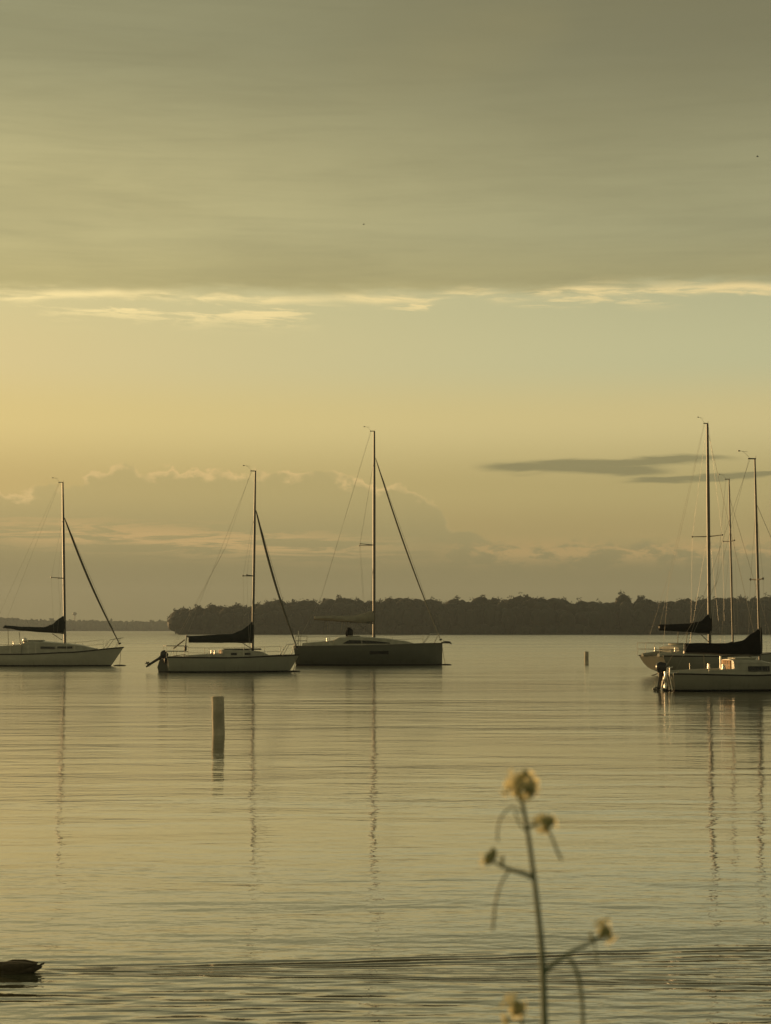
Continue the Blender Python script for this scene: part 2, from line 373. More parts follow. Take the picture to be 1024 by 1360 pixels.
def leaf_cloud(mb, c, rx, ry, rz, nclump, nleaf, size, rnd):
    c = Vector(c)
    mb.sphere(c - Vector((0, 0, rz*.06)), (rx*.88, ry*.88, rz*.90), 12, 8)
    for _ in range(nclump):
        th = rnd.uniform(0, 2*math.pi); ph = math.asin(rnd.uniform(-0.75, 1)); q = rnd.uniform(0.76, 0.95)
        cc = c + Vector((rx*q*math.cos(ph)*math.cos(th), ry*q*math.cos(ph)*math.sin(th), rz*q*math.sin(ph)))
        cr = rnd.uniform(0.12, 0.24)*(rx+rz)/2
        for _ in range(nleaf):
            d = Vector((rnd.gauss(0, 1), rnd.gauss(0, 1), rnd.gauss(0, .8))); d = d.normalized()*cr*rnd.uniform(0.4, 0.95)
            a = Vector((rnd.gauss(0, 1), rnd.gauss(0, 1), rnd.gauss(0, 1))).normalized(); bq = a.orthogonal().normalized()
            s_ = size*rnd.uniform(0.6, 1.3); q0 = cc+d
            k = mb.addv([q0-a*s_-bq*s_*.6, q0+a*s_-bq*s_*.5, q0+a*s_*.9+bq*s_*.6, q0-a*s_*.8+bq*s_*.5]); mb.f.append((k, k+1, k+2, k+3))
def tree_into(mb, mt, base, h, wdt, rnd, nclump=16, nleaf=20, size=0.55):
    bx, by, bz = base
    mt.tube([(bx, by, bz-0.3), (bx+rnd.uniform(-.3,.3), by, bz+h*.35), (bx+rnd.uniform(-.5,.5), by, bz+h*.7)], [0.35, 0.25, 0.1], 6)
    leaf_cloud(mb, (bx, by, bz+h*.54), wdt, wdt, h*.48, nclump, nleaf, size, rnd)
TOPX = [226, 240, 262, 285, 310, 345, 372, 400, 430, 452, 470, 490, 520, 545, 575, 610, 640, 665, 700, 735, 760, 785, 800, 815, 828, 842, 852, 870, 890, 920, 960, 1024, 1300]
TOPY = [815, 808, 804, 801, 802, 799, 795, 796, 795, 791, 791, 794, 790, 792, 795, 794, 791, 793, 789, 791, 796, 796, 794, 797, 786, 798, 789, 795, 792, 793, 792, 790, 790]
rnd = random.Random(3)
mbL = MB(); mbT = MB()
specials = {828: (786, 5.2), 850.5: (790, 3.6), 700: (788.5, 4.6), 452: (790.5, 4.6), 264: (803.0, 3.4)}
def topz(px, Y): return at(px, interp(TOPX, TOPY, px), Y).z
pxs = 233.0
while pxs < 1180:
    row_step = rnd.uniform(6, 10.5)
    for row, dy in ((0, 5), (1, 16), (2, 30)):
        pp = pxs + rnd.uniform(-6, 6)
        if pp < 231+row*3: pp = 231+row*4
        Y = NEAR_Y + dy + rnd.uniform(-4, 4)
        tz = topz(pp, Y)
        h = tz*(0.70, 0.88, 0.97)[row]*rnd.uniform(0.90, 1.03)
        if any(abs(pp-k) < 9 for k in specials) and row == 2: h *= 0.85
        b_ = at(pp, 840, Y)
        wd = rnd.uniform(3.0, 4.6) if row == 0 else rnd.uniform(3.4, 6.0) if row == 1 else rnd.uniform(3.6, 7.6)
        tree_into(mbL, mbT, (b_.x, Y, 0.6), h, wd, rnd, 26, 13, 0.30)
    for dy in (1.5, 3.0):                     # shrubs on the water's edge
        Y = NEAR_Y + dy + rnd.uniform(-.5, .8); b_ = at(pxs+rnd.uniform(-6, 6), 840, Y)
        if b_.x > x0: leaf_cloud(mbL, (b_.x, Y, 2.0), rnd.uniform(2.2, 3.4), 2, rnd.uniform(1.8, 3.2), 9, 12, 0.32, rnd)
    pxs += row_step
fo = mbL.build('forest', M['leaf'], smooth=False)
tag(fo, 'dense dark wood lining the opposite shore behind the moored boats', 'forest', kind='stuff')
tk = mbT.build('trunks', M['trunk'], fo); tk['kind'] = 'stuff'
labs = {828: 'tallest round-topped tree standing above the wood, between the thin post and the right-hand boats',
        850.5: 'small pointed tree rising above the wood just right of the tallest tree',
        700: 'broad rounded tree on the wood skyline right of the dark-hulled sailboat',
        452: 'broad tree on the wood skyline just left of the tallest middle mast',
        264: 'low tree at the left tip of the wooded point'}
for pxk, (py, wd) in specials.items():
    Y = NEAR_Y + (26 if pxk != 264 else 14); b_ = at(pxk, 840, Y); tz = at(pxk, py, Y).z
    e = empty('tree', (b_.x, Y, 0.6)); tag(e, labs[pxk], 'tree')
    ml = MB(); mt = MB(); tree_into(ml, mt, (0, 0, 0), tz-0.6, wd, rnd, 40, 22, 0.30)
    ml.build('crown', M['leaf'], e, smooth=False); mt.build('trunk', M['trunk'], e)
mbF = MB(); px = -60
while px < 300:
    for dy in (8, 30):
        Y = FAR_Y + dy + rnd.uniform(-5, 5)
        ty = interp([-60, 0, 20, 60, 100, 150, 200, 232, 300], [819, 819, 820, 823, 822.5, 823, 824, 824, 823], px) + rnd.uniform(-.9, .9) + (3 if dy < 10 else 0)
        tz = at(px, ty, Y).z; b_ = at(px, 838, Y)
        leaf_cloud(mbF, (b_.x, Y, tz*.5), rnd.uniform(5, 9), 6, tz*.52, 6, 9, 1.3, rnd)
    px += rnd.uniform(4, 8)
tag(mbF.build('distant_forest', M['leaf_far'], smooth=False), 'faint hazy wood on the farthest shore at the left', 'forest', kind='stuff')
# water tower
tb = at(99, 838, FAR_Y+60); e = empty('water_tower', (tb.x, tb.y, 2)); tag(e, 'tiny hazy water tower rising above the far left shore', 'water tower')
ztop = at(99, 813, tb.y).z - 2; m1 = MB(); m1.sphere((0, 0, ztop-2.0), (2.6, 2.6, 2.2), 12, 8); m1.build('tank', M['tower'], e)
m1 = MB(); m1.tube([(0, 0, 0), (0, 0, ztop-3.2)], [0.9, 0.55], 8); m1.build('column', M['tower'], e)

# ------------------------------------------------------------------ sailboats
def sailboat(S):
    w0 = on_water(S['mast'][0][0], S['yw']); th = R(S.get('head', 0)); phi = math.atan((S['mast'][0][0]-W/2)/F)
    YR = w0.y + S['beam']*0.45*math.cos(th)
    s = YR/F; kx = math.cos(th) - math.sin(th)*math.tan(phi)
    xm = S['mast'][0][0]; XR = at(xm, S['yw'], YR).x
    X = lambda px: (px-xm)*s/kx
    Z = lambda py: at(W/2, py, YR).z
    root = empty('sailboat', (XR, YR, 0), th)
    tag(root, S['label'], 'sailboat', 'sailboats moored on the lake')
    hm = M[S['hull_mat']]; b2 = S['beam']/2
    xs_t, xs_w, xb_t, xb_w = X(S['stern'][0]), X(S['stern'][1]), X(S['bow'][0]), X(S['bow'][1])
    sh = [(X(a), Z(b_)) for a, b_ in S['sheer']]
    sz = lambda xx: interp([a for a, _ in sh], [q for _, q in sh], xx)
    draft = S.get('draft', 0.4); tb_ = S.get('transom', 0.72)
    def half(t):      # plan form
        if t < 0.42: return b2*(tb_ + (1-tb_)*math.sin(t/0.42*math.pi/2))
        q = (t-0.42)/0.58; return b2*max(0.012, (1-q**S.get('fine', 2.3)))
    NS, NV = 30, 9
    def station(t):
        xt = xs_t + (xb_t-xs_t)*t; st = sz(xt); B = half(t)
        dk = draft*(math.sin(math.pi*min(1, 0.10+t*0.86))**0.6)
        if S.get('counter'): dk = draft*max(-0.9, math.sin(math.pi*min(1, 0.02+t*0.9)) - S['counter']*max(0, 1-t/0.22))
        pts = []
        for j in range(NV):
            a = j/(NV-1)*math.pi/2
            yy = B*math.sin(a)**S.get('sect', 0.75); zz = -dk + (st+dk)*(1-math.cos(a))
            v = max(0, min(1.0, zz/st))
            xs_ = xs_w + (xs_t-xs_w)*v; xb_ = xb_w + (xb_t-xb_w)*(v**S.get('stem', 0.9))
            if zz < 0: xb_ += zz*S.get('forefoot', 1.2)
            pts.append(Vector((xs_ + (xb_-xs_)*t, yy, zz)))
        return pts
    mb = MB(); rings = []
    for i in range(NS+1):
        t = i/NS; t = t if t < .5 else 0.5+0.5*(1-(1-(t-.5)*2)**1.35)
        pts = station(t)
        rings.append([Vector((q.x, -q.y, q.z)) for q in reversed(pts)] + pts[1:])
    mb.rings(rings, closed=False, cap=False)
    n = len(rings[0]); mb.f.append(tuple(range(n))); e0 = NS*n; mb.f.append(tuple(range(e0, e0+n)))
    mb.build('hull', hm, root, ang=35)
    # deck inside the sheer
    md = MB(); dr = []; rub = [[], []]
    for i in range(NS+1):
        q = rings[i]; a, c = q[0], q[-1]; cam_ = 0.05*min(1, abs(c.y)/b2*1.2)
        dr.append([Vector((a.x, a.y*(1-2*k/6)*0.985, a.z-0.012+cam_*(1-(1-2*k/6)**2))) for k in range(7)])
        rub[0].append(Vector((a.x, a.y-0.012, a.z))); rub[1].append(Vector((c.x, c.y+0.012, c.z)))
    md.rings(dr, closed=False, cap=False); md.build('deck', M['deck'], root)
    for k in (0, 1):
        mr = MB(); mr.tube(rub[k], S.get('rub', 0.035), 6); mr.build('rub_rail', M['rubber'] if S.get('rub_dark', True) else M['alu'], root)
    def dh(px):       # half beam and deck height at a pixel column
        xx = X(px); t = max(0.0, min(1, (xx-xs_t)/(xb_t-xs_t))); return half(t), sz(xx)
    # cabin trunk: rounded cross sections
    cab = None
    if 'cabin' in S:
        cw = S['cabin_w']; C = [(X(a), Z(b_), wf) for a, b_, wf in S['cabin']]
        def csec(xx):
            zt = interp([c[0] for c in C], [c[1] for c in C], xx); wf = interp([c[0] for c in C], [c[2] for c in C], xx)*cw/2
            zb = sz(xx)-0.03; return zt, zb, wf
        def cside(xx, v, sgn, off=0.0):     # v 0 bottom .. 1 top of the side
            zt, zb, wf = csec(xx); hh = zt-zb
            return Vector((xx, sgn*(wf*(1-0.13*v)+off), zb+hh*0.86*v))
        mc = MB(); rg = []; x_0, x_1 = C[0][0], C[-1][0]
        for i in range(45):
            xx = x_0+(x_1-x_0)*i/44; zt, zb, wf = csec(xx); hh = max(0.01, zt-zb)
            prof = [(1, 0), (0.935, .5), (0.87, .86), (0.80, .95), (0.55, 1.0), (0.2, 1.035)]
            pr = [Vector((xx, -wf*a, zb+hh*b_)) for a, b_ in prof] + [Vector((xx, wf*a, zb+hh*b_)) for a, b_ in reversed(prof)]
            rg.append(pr)
        mc.rings(rg); cab = mc.build('cabin', M['cabin'], root, ang=30)
        for (xa, xb_, ya, yb) in S.get('windows', []):
            for sg in (-1, 1):
                mw = MB(); r0 = []
                for off in (0.004, 0.034):
                    rr = []
                    for i in range(9):
                        xx = X(xa)+(X(xb_)-X(xa))*i/8; zt, zb, wf = csec(xx); fv = lambda zz: max(0.05, min(0.98, (zz-zb)/max(.01, (zt-zb)*.86)))
                        tp = Z(ya) if not S.get('wedge') else Z(yb)+(Z(ya)-Z(yb))*min(1, (0.15+i*0.85))*(1-0.75*(i/8)**2.2)
                        rr.append((cside(xx, fv(tp), sg, off), cside(xx, fv(Z(yb)), sg, off)))
                    r0.append([a for a, _ in rr] + [b_ for _, b_ in reversed(rr)])
                mw.rings(r0); mw.build('window', M['glass'], cab, ang=20)
        if 'hatch' in S:
            xa, xb_, yh = S['hatch']; mh = MB()
            mh.box(((X(xa)+X(xb_))/2, 0, Z(yh)), (abs(X(xb_)-X(xa)), cw*0.5, 0.07), 0.03); mh.build('hatch', M['cover'] if S.get('hatch_dark') else M['cabin'], cab)
        if 'entry' in S:   # companionway bulkhead boards on the aft face of the cabin
            x_e = C[0][0]; zt, zb, wf = csec(x_e); hh = zt-zb; me_ = MB()
            me_.box((x_e-0.02, 0, zb+hh*.50), (0.03, wf*S['entry'], hh*0.96), 0.01); be = me_.build('companionway', M['board'], cab)
            ms_ = MB()
            for q in (-.42, .0, .42): ms_.box((x_e-0.04, q*wf*S['entry']/2*1.0, zb+hh*.5), (0.02, 0.022, hh*.9), 0.004)
            ms_.build('slat', M['wood'], be)
    for (xa, xb_, ya, yb) in S.get('hull_windows', []):
        for sg in (-1, 1):
            mw = MB(); r0 = []
            for off in (0.003, 0.012):
                top_, bot_ = [], []
                for i in range(7):
                    xx = X(xa)+(X(xb_)-X(xa))*i/6; t = (xx-xs_t)/(xb_t-xs_t); pts = station(t)
                    def yat(zz):
                        for a, c in zip(pts, pts[1:]):
                            if a.z <= zz <= c.z: return a.y+(c.y-a.y)*(zz-a.z)/(c.z-a.z)
                        return pts[-1].y
                    top_.append(Vector((xx, sg*(yat(Z(ya))+off), Z(ya)))); bot_.append(Vector((xx, sg*(yat(Z(yb))+off), Z(yb))))
                r0.append(top_+list(reversed(bot_)))
            mw.rings(r0); mw.build('hull_window', M['glass'], root, ang=20)
    # cockpit coamings
    if 'coaming' in S:
        for sg in (-1, 1):
            mc = MB(); rg = []
            for i in range(11):
                a = i/10; px_ = S['coaming'][0][0]+(S['coaming'][1][0]-S['coaming'][0][0])*a
                zt = Z(S['coaming'][0][1]+(S['coaming'][1][1]-S['coaming'][0][1])*a); hb, zd = dh(px_); yy = sg*hb*0.66; xx = X(px_)
                rg.append([Vector((xx, yy-.10, zd-.04)), Vector((xx, yy-.07, zt-.03)), Vector((xx, yy-.03, zt)), Vector((xx, yy+.03, zt)), Vector((xx, yy+.07, zt-.03)), Vector((xx, yy+.10, zd-.04))])
            mc.rings(rg); mc.build('coaming', M['cabin'], root)
    # mast
    (mx0, my0), (mx1, my1) = S['mast']; r = S['mast_d']/2
    lean = lambda py: (at(mx1, my1, YR).x-at(mx0, my0, YR).x)/kx*((my0-py)/(my0-my1))
    MP = lambda py: Vector((lean(py), 0, Z(py)))
    mm = MB(); nseg = 12
    mm.tube([MP(my0+(my1-my0)*i/nseg) - Vector((0, 0, 0.05 if i == 0 else 0)) for i in range(nseg+1)], [r*(1 if i < 8 else 1-(i-8)*0.09) for i in range(nseg+1)], 10)
    mast = mm.build('mast', M['alu'], root)
    mv = MB(); tp = MP(my1)   # masthead crane and wind vane
    mv.box(tp + Vector((-0.12, 0, 0.02)), (0.34, 0.05, 0.05), 0.01); mv.build('masthead', M['alu'], mast)
    mv = MB(); mv.tube([tp+Vector((-.2, 0, .03)), tp+Vector((-.38, 0, .22)), tp+Vector((-.52, 0, .30))], 0.005, 5)
    mv.tube([tp+Vector((-.66, 0, .32)), tp+Vector((-.30, 0, .29))], 0.006, 5); mv.box(tp+Vector((-.66, 0, .32)), (.10, .008, .05)); mv.build('wind_vane', M['wire'], mast)
    mv = MB(); mv.tube([tp+Vector((.04, 0, 0)), tp+Vector((.05, 0, S.get('aerial', 0.14)))], 0.009, 5); mv.build('aerial', M['wire'], mast)
    hbm, zdm = dh(mx0)
    ch = [Vector((-0.12, sg*hbm*0.93, zdm)) for sg in (-1, 1)]
    hound = MP(S['fore'][0][1])
    for (py, hl, sweep) in S['spreaders']:
        for k, sg in ((0, -1), (1, 1)):
            c0 = MP(py); tipp = c0 + Vector((-sweep, sg*hl, 0.03)); mp_ = MB()
            mp_.tube([c0+Vector((0, sg*r*.8, 0)), tipp], [0.035, 0.022], 6); mp_.sphere(tipp, 0.05, 6, 4); mp_.build('spreader', M['alu'], mast)
            mw = MB(); mw.tube([MP(S.get('cap', S['fore'][0][1]))+Vector((0, sg*r, 0)), tipp, ch[k]+Vector((-sweep*.4, 0, 0))], S.get('wire', 0.0042), 5); mw.build('shroud', M['wire'], root)
    for k, sg in ((0, -1), (1, 1)):
        mw = MB(); mw.tube([MP(S['spreaders'][0][0])+Vector((0, sg*r, 0)), ch[k]+Vector((-.25, 0, 0))], 0.005, 5); mw.build('shroud', M['wire'], root)
    # forestay with furled headsail
    (fx0, fy0), (fx1, fy1) = S['fore']; A = Vector((X(fx0), 0, Z(fy0))); Bp = Vector((X(fx1), 0, Z(fy1)))
    A.x = lean(fy0)+r
    fr_ = S.get('furl', 0.06)
    if fr_ > 0.02:
        mj = MB(); k_ = 26; rr = [fr_*(0.35 if i in (0, k_) else 0.55+0.55*math.sin(math.pi*min(1, (i/k_)**0.75+.02))) for i in range(k_+1)]
        off = [Vector((0, 0, -0.0))]*(k_+1)
        mj.tube([A.lerp(Bp, i/k_) + Vector((-0.10*math.sin(math.pi*i/k_), 0, -0.16*math.sin(math.pi*i/k_))) for i in range(k_+1)], rr, 8)
        mj.build('furled_jib', M[S.get('furl_mat', 'furl')], root)
        mdm = MB(); mdm.tube([Bp+Vector((0, 0, .02)), Bp+Vector((-.03, 0, .12))], [.09, .09], 10); mdm.build('furling_drum', M['rubber'], root)
    mw = MB(); mw.tube([A+Vector((-.02, 0, .05)), Bp+Vector((0.03, 0, -.10))], 0.009, 5); mw.build('forestay', M['wire'], root)
    # backstay
    bx, by = S['back']; A = MP(my1)+Vector((-.25, 0, 0)); hb, zd = dh(max(S['stern'][0]+2, -999)); E = Vector((xs_t+0.1, 0, sz(xs_t)))
    Bk = A.lerp(Vector((X(bx), 0, Z(by))), 1.0)
    mw = MB(); mw.tube([A, Bk], S.get('wire', 0.0042), 5)
    for sg in (-1, 1): mw.tube([Bk, Vector((xs_t+.12, sg*half(0)*0.8, sz(xs_t)))], 0.005, 5)
    mw.build('backstay', M['wire'], root)
    # boom and sail cover
    if 'cover' in S:
        P = [(X(a), Z(b_), Z(c)) for a, b_, c in S['cover']]; cwid = S.get('cover_w', 0.17)
        bz0 = Z(S['boom'][0][1]); bz1 = Z(S['boom'][1][1]); mo = MB()
        mo.tube([(X(S['boom'][0][0]), 0, bz0), (lean(S['boom'][1][1])-r, 0, bz1)], 0.055, 8); bo = mo.build('boom', M['alu'], root)
        ml = MB(); rg = []; K = 28
        for i in range(K+1):
            xx = P[0][0]+(P[-1][0]-P[0][0])*i/K; zt = interp([q[0] for q in P], [q[1] for q in P], xx); zb = interp([q[0] for q in P], [q[2] for q in P], xx)
            ring = []
            for k in range(12):
                a = 2*math.pi*k/12; nn = 1 + S.get('wrinkle', .2)*mnoise.noise((xx*2.2, math.cos(a)*1.5, math.sin(a)*1.5+S['yw']))
                wq = cwid*(0.75+0.25*math.sin(math.pi*i/K))*(1-0.35*max(0, math.sin(a)))
                if i in (0, K): wq *= .7
                ring.append(Vector((xx+0.03*mnoise.noise((zt, a, xx)), wq*math.cos(a)*nn, (zt+zb)/2 + (zt-zb)/2*math.sin(a)*(1 + 0.35*(nn-1)))))
            rg.append(ring)
        ml.rings(rg); ml.build('sail_cover', M[S['cover_mat']], root, ang=60)
        if S.get('vang'):
            (a0, a1), (c0, c1) = S['vang']; mq = MB(); mq.tube([(X(a0), 0, Z(a1)), (X(c0), 0, Z(c1))], 0.022, 6); mq.build('boom_vang', M['alu'], root)
        for (a0, a1), (c0, c1) in S.get('sheets', []):
            mq = MB(); mq.tube([(X(a0), 0, Z(a1)), (X(c0), 0, Z(c1))], S.get('sheet_r', 0.012), 5); mq.build('mainsheet', M['rope'], root)
        ty = S.get('topping')
        mq = MB(); mq.tube([MP(my1)+Vector((-.2, 0, 0)), (X(S['boom'][0][0])+.05, 0, bz0+.04)], 0.005, 5); mq.build('topping_lift', M['wire'], root)
    # pulpit and pushpit, stanchions, lifelines
    def rail(name, stations, zoff_list, posts, closed_end):
        mr = MB()
        for py in zoff_list:
            L = []
            for px_, f in stations: hb, zd = dh(px_); L.append(Vector((X(px_), -hb*f, zd+py)))
            Rr = [Vector((q.x, -q.y, q.z)) for q in reversed(L)]
            mr.tube(L+Rr, 0.020, 6)
        for px_, f in posts:
            hb, zd = dh(px_)
            for sg in (-1, 1): mr.tube([(X(px_), sg*hb*.93, zd-.02), (X(px_)+S.get('lean_post', 0.0), sg*hb*f, zd+max(zoff_list))], 0.012, 6)
        mr.build(name, M['steel'], root)
    if 'pulpit' in S:
        a, b_, hgt = S['pulpit']; hb, zd = dh(b_)
        mr = MB(); p0 = dh(a); tip = Vector((X(b_)+.02, 0, sz(xb_t)+hgt))
        for sg in (-1, 1):
            base = Vector((X(a), sg*p0[0]*.92, p0[1])); mid = Vector((X(a)+(X(b_)-X(a))*.38, sg*p0[0]*.80, sz(X(a))+hgt)); 
            mr.tube([base, mid, Vector((tip.x-.12, sg*.16, tip.z)), Vector((tip.x, sg*.03, tip.z))], 0.017, 6)
            q = (X(a)+X(b_))/2+.1; mr.tube([Vector((q, sg*dh(a+(b_-a)*.6)[0]*.9, sz(q))), Vector((tip.x-.22, sg*.18, tip.z))], 0.015, 6)
        mr.build('pulpit', M['steel'], root)
    if 'pushpit' in S:
        a, b_, hgt = S['pushpit']
        rail('pushpit', [(b_, .93), ((a+b_)/2, .93), (a+1.5, .9), (a+.8, .55)], [hgt, hgt*.52], [(b_, .93), ((a+b_)/2, .93), (a+1.5, .9)], 'end')
    if S.get('stanchions'):
        for sg in (-1, 1):
            tops = []
            for px_ in S['stanchions']:
                hb, zd = dh(px_); t_ = Vector((X(px_), sg*hb*.94, zd+S.get('st_h', .58))); tops.append(t_)
                mst = MB(); mst.tube([(X(px_), sg*hb*.94, zd-.02), t_], 0.013, 6); mst.build('stanchion', M['steel'], root)
            for dz_ in (0, .28):
                ll = MB(); ll.tube([q-Vector((0, 0, dz_)) for q in tops], 0.005, 4); ll.build('lifeline', M['wire'], root)
    # chrome winches on the coaming and a transom ladder added for its sun glint
    if 'coaming' in S:
        (ca, cya), (cb, cyb) = S['coaming']
        for sg in (-1, 1):
            px_ = ca+(cb-ca)*.80; hb, zd = dh(px_); q = Vector((X(px_), sg*hb*.66, Z(cya+(cyb-cya)*.80)))
            mq = MB(); mq.tube([q, q+Vector((0, 0, .05)), q+Vector((0, 0, .10)), q+Vector((0, 0, .16)), q+Vector((0, 0, .19))], [.065, .055, .042, .055, .05], 12); mq.build('winch', M['brushed'], root)
    if S.get('ladder') is not None:
        mq = MB(); y0 = S['ladder']; zt = sz(xs_t)
        for q in (-.14, .14): mq.tube([(xs_t+.05, y0+q, zt+.25), (xs_t-.06, y0+q, zt+.22), (xs_t-.07, y0+q, zt-.05), (xs_w-.10, y0+q, .06)], .026, 10)
        for k in range(3): mq.tube([(xs_t-.07+(xs_w-.03-xs_t)*k/3, y0-.14, zt*(1-k/3)-.1), (xs_t-.07+(xs_w-.03-xs_t)*k/3, y0+.14, zt*(1-k/3)-.1)], .016, 6)
        mq.build('glint_ladder', M['brushed'], root)
    # rudder on the transom
    if S.get('rudder'):
        hgt, dep, cx = S['rudder']; mr = MB()
        pr = [(xs_t+.02, hgt), (xs_t-cx*.7, hgt), (xs_t-cx, hgt*.4), (xs_w-cx*.95, -dep), (xs_w-.02, -dep), (xs_w-.02, 0.0)]
        mr.rings([[Vector((a, sg*.035, b_)) for a, b_ in pr] for sg in (-1, 1)]); rd = mr.build('rudder', M[S.get('rudder_mat', 'hull_pale')], root, ang=20)
        mt = MB(); mt.tube([(xs_t-cx*.4, 0, hgt), (xs_t+.5, 0, hgt+.16), (xs_t+1.1, 0, hgt+.24)], [.03, .025, .02], 6); mt.build('tiller', M['wood'], rd)
    if S.get('outboard'):
        O = S['outboard']; side_y = O.get('y', -0.35); tilt = R(O.get('tilt', 0)); o0 = Vector((xs_t-0.18, side_y, sz(xs_t)+O.get('z', -0.05)))
        oe = MB(); rm = Matrix.Rotation(tilt, 3, 'Y')
        rg = []
        for zz, a, b_, ox in ((-.14, .13, .10, 0), (-.05, .19, .135, -.02), (.08, .22, .15, -.03), (.20, .20, .14, -.02), (.27, .13, .09, 0)):
            rg.append([o0 + rm @ Vector((ox+a*math.copysign(abs(math.cos(q))**.7, math.cos(q)), b_*math.copysign(abs(math.sin(q))**.7, math.sin(q)), zz)) for q in [2*math.pi*k/14 for k in range(14)]])
        oe.rings(rg); ob = oe.build('outboard_motor', M['motor'], root)
        lg = MB(); LL = O.get('leg', 0.75)
        rg = [[o0 + rm @ Vector((a_*math.cos(q)+ox, b_*math.sin(q), zz)) for q in [2*math.pi*k/10 for k in range(10)]] for zz, a_, b_, ox in ((-.12, .10, .06, .02), (-.3, .075, .045, .03), (-LL, .065, .04, .03), (-LL-.03, .14, .05, -.01), (-LL-.06, .065, .035, .02), (-LL-.28, .04, .015, .05))]
        lg.rings(rg); lg.build('leg', M['motor'], ob)
        pp = MB(); hub = o0 + rm @ Vector((-.12, 0, -LL-.12)); pp.tube([o0 + rm @ Vector((.12, 0, -LL-.12)), hub, o0+rm @ Vector((-.2, 0, -LL-.12))], [.03, .05, .02], 8)
        for k in range(3):
            a = 2*math.pi*k/3; c_ = Vector((0, math.cos(a), math.sin(a))); d_ = Vector((0, -math.sin(a), math.cos(a)))
            bl = [hub + rm @ (c_*.03+d_*-.02+Vector((.03,0,0))), hub + rm @ (c_*.12+d_*-.06+Vector((.03,0,0))), hub + rm @ (c_*.14+d_*.03+Vector((-.02,0,0))), hub + rm @ (c_*.03+d_*.02+Vector((-.03,0,0)))]
            pp.rings([bl, [q+rm @ Vector((.008, 0, 0)) for q in bl]])
        pp.build('propeller', M['alu'], ob)
        br = MB(); br.box((xs_t-.06, side_y, sz(xs_t)-.18), (.12, .28, .30), .02); br.build('motor_bracket', M['rubber'], root)
    return root, X, Z, s, dh, sz

# 1: left edge
B1 = sailboat(dict(label='pale sailboat cut off by the left edge of the photo, dark green sail cover', yw=885, beam=2.9, head=-3, hull_mat='hull_white',
    stern=(-28, -20), bow=(163.5, 147), sheer=[(-28, 869), (40, 868.5), (100, 866), (163.5, 859.8)], transom=.70, rub=.045, stem=.95,
    mast=[(86, 856), (83, 641)], mast_d=.17, cabin=[(33, 853.5, 1.0), (42, 851.2, 1.0), (60, 852, 1.0), (86, 854, .93), (104, 856, .78), (128, 861, .45)], cabin_w=1.9,
    windows=[(58, 77, 858.6, 861.6), (80, 99, 858.4, 860.9)], coaming=[(-18, 859), (33, 856)], entry=0.9, hatch=(36, 58, 850.6),
    fore=[(87, 688), (158.5, 856)], furl=.066, spreaders=[(768, .95, .62)], cap=688, back=(0, 812),
    cover=[(5.5, 830.5, 834), (30, 832.3, 838), (58, 833, 840), (68, 829.5, 840.6), (78, 821.5, 841.3), (86, 816.5, 841.8)], cover_mat='cover', boom=[(3.5, 833), (86, 841)],
    vang=[(69, 841.5), (82, 850)], sheets=[((25, 839), (27, 857)), ((10, 835), (11, 857))], sheet_r=.018, pulpit=(139, 163, .62),
    stanchions=[-10, 20, 44, 54, 94, 104, 139], st_h=.62, rudder=(.5, .5, .25)))
# 2: outboard tilted
B2 = sailboat(dict(label='small pale sailboat with tilted outboard at its stern, nearest the thick post', yw=893, beam=2.5, head=12, hull_mat='hull_grey',
    stern=(221.5, 225), bow=(397, 384), sheer=[(221, 872.2), (300, 873), (397, 870)], transom=.80, rub=.04,
    mast=[(335.5, 863), (339, 626)], mast_d=.145, cabin=[(293, 863, .95), (300, 862.4, 1.0), (322, 863, 1.0), (345, 865.2, .85), (362, 872, .5)], cabin_w=1.7,
    windows=[(304.5, 312, 866.6, 869.6), (322.5, 330, 866.8, 869.4)], coaming=[(246, 870.5), (293, 867.5)], entry=1.25, hatch=(297, 346, 862.2), hatch_dark=True,
    fore=[(342.5, 678), (394.5, 861)], furl=.06, spreaders=[(765, .8, .5)], cap=678, back=(300, 725),
    cover=[(251, 844.5, 853.4), (275, 843.6, 853.6), (308, 841.8, 853.8), (320, 837.5, 854), (330, 830.5, 854), (336.5, 822.5, 853)], cover_mat='cover', boom=[(247.5, 845), (336, 853)],
    vang=[(322, 854), (334, 861.5)], sheets=[((248.5, 846), (247.5, 856)), ((236, 857), (246, 849.5))], sheet_r=.028, pulpit=(374, 396, .62),
    pushpit=(219, 248, .62), stanchions=[248, 275, 320, 348, 374], st_h=.52, rudder=(.75, .5, .46), rudder_mat='hull_dark', ladder=.15, outboard=dict(y=-.42, tilt=58, z=.10, leg=.85)))
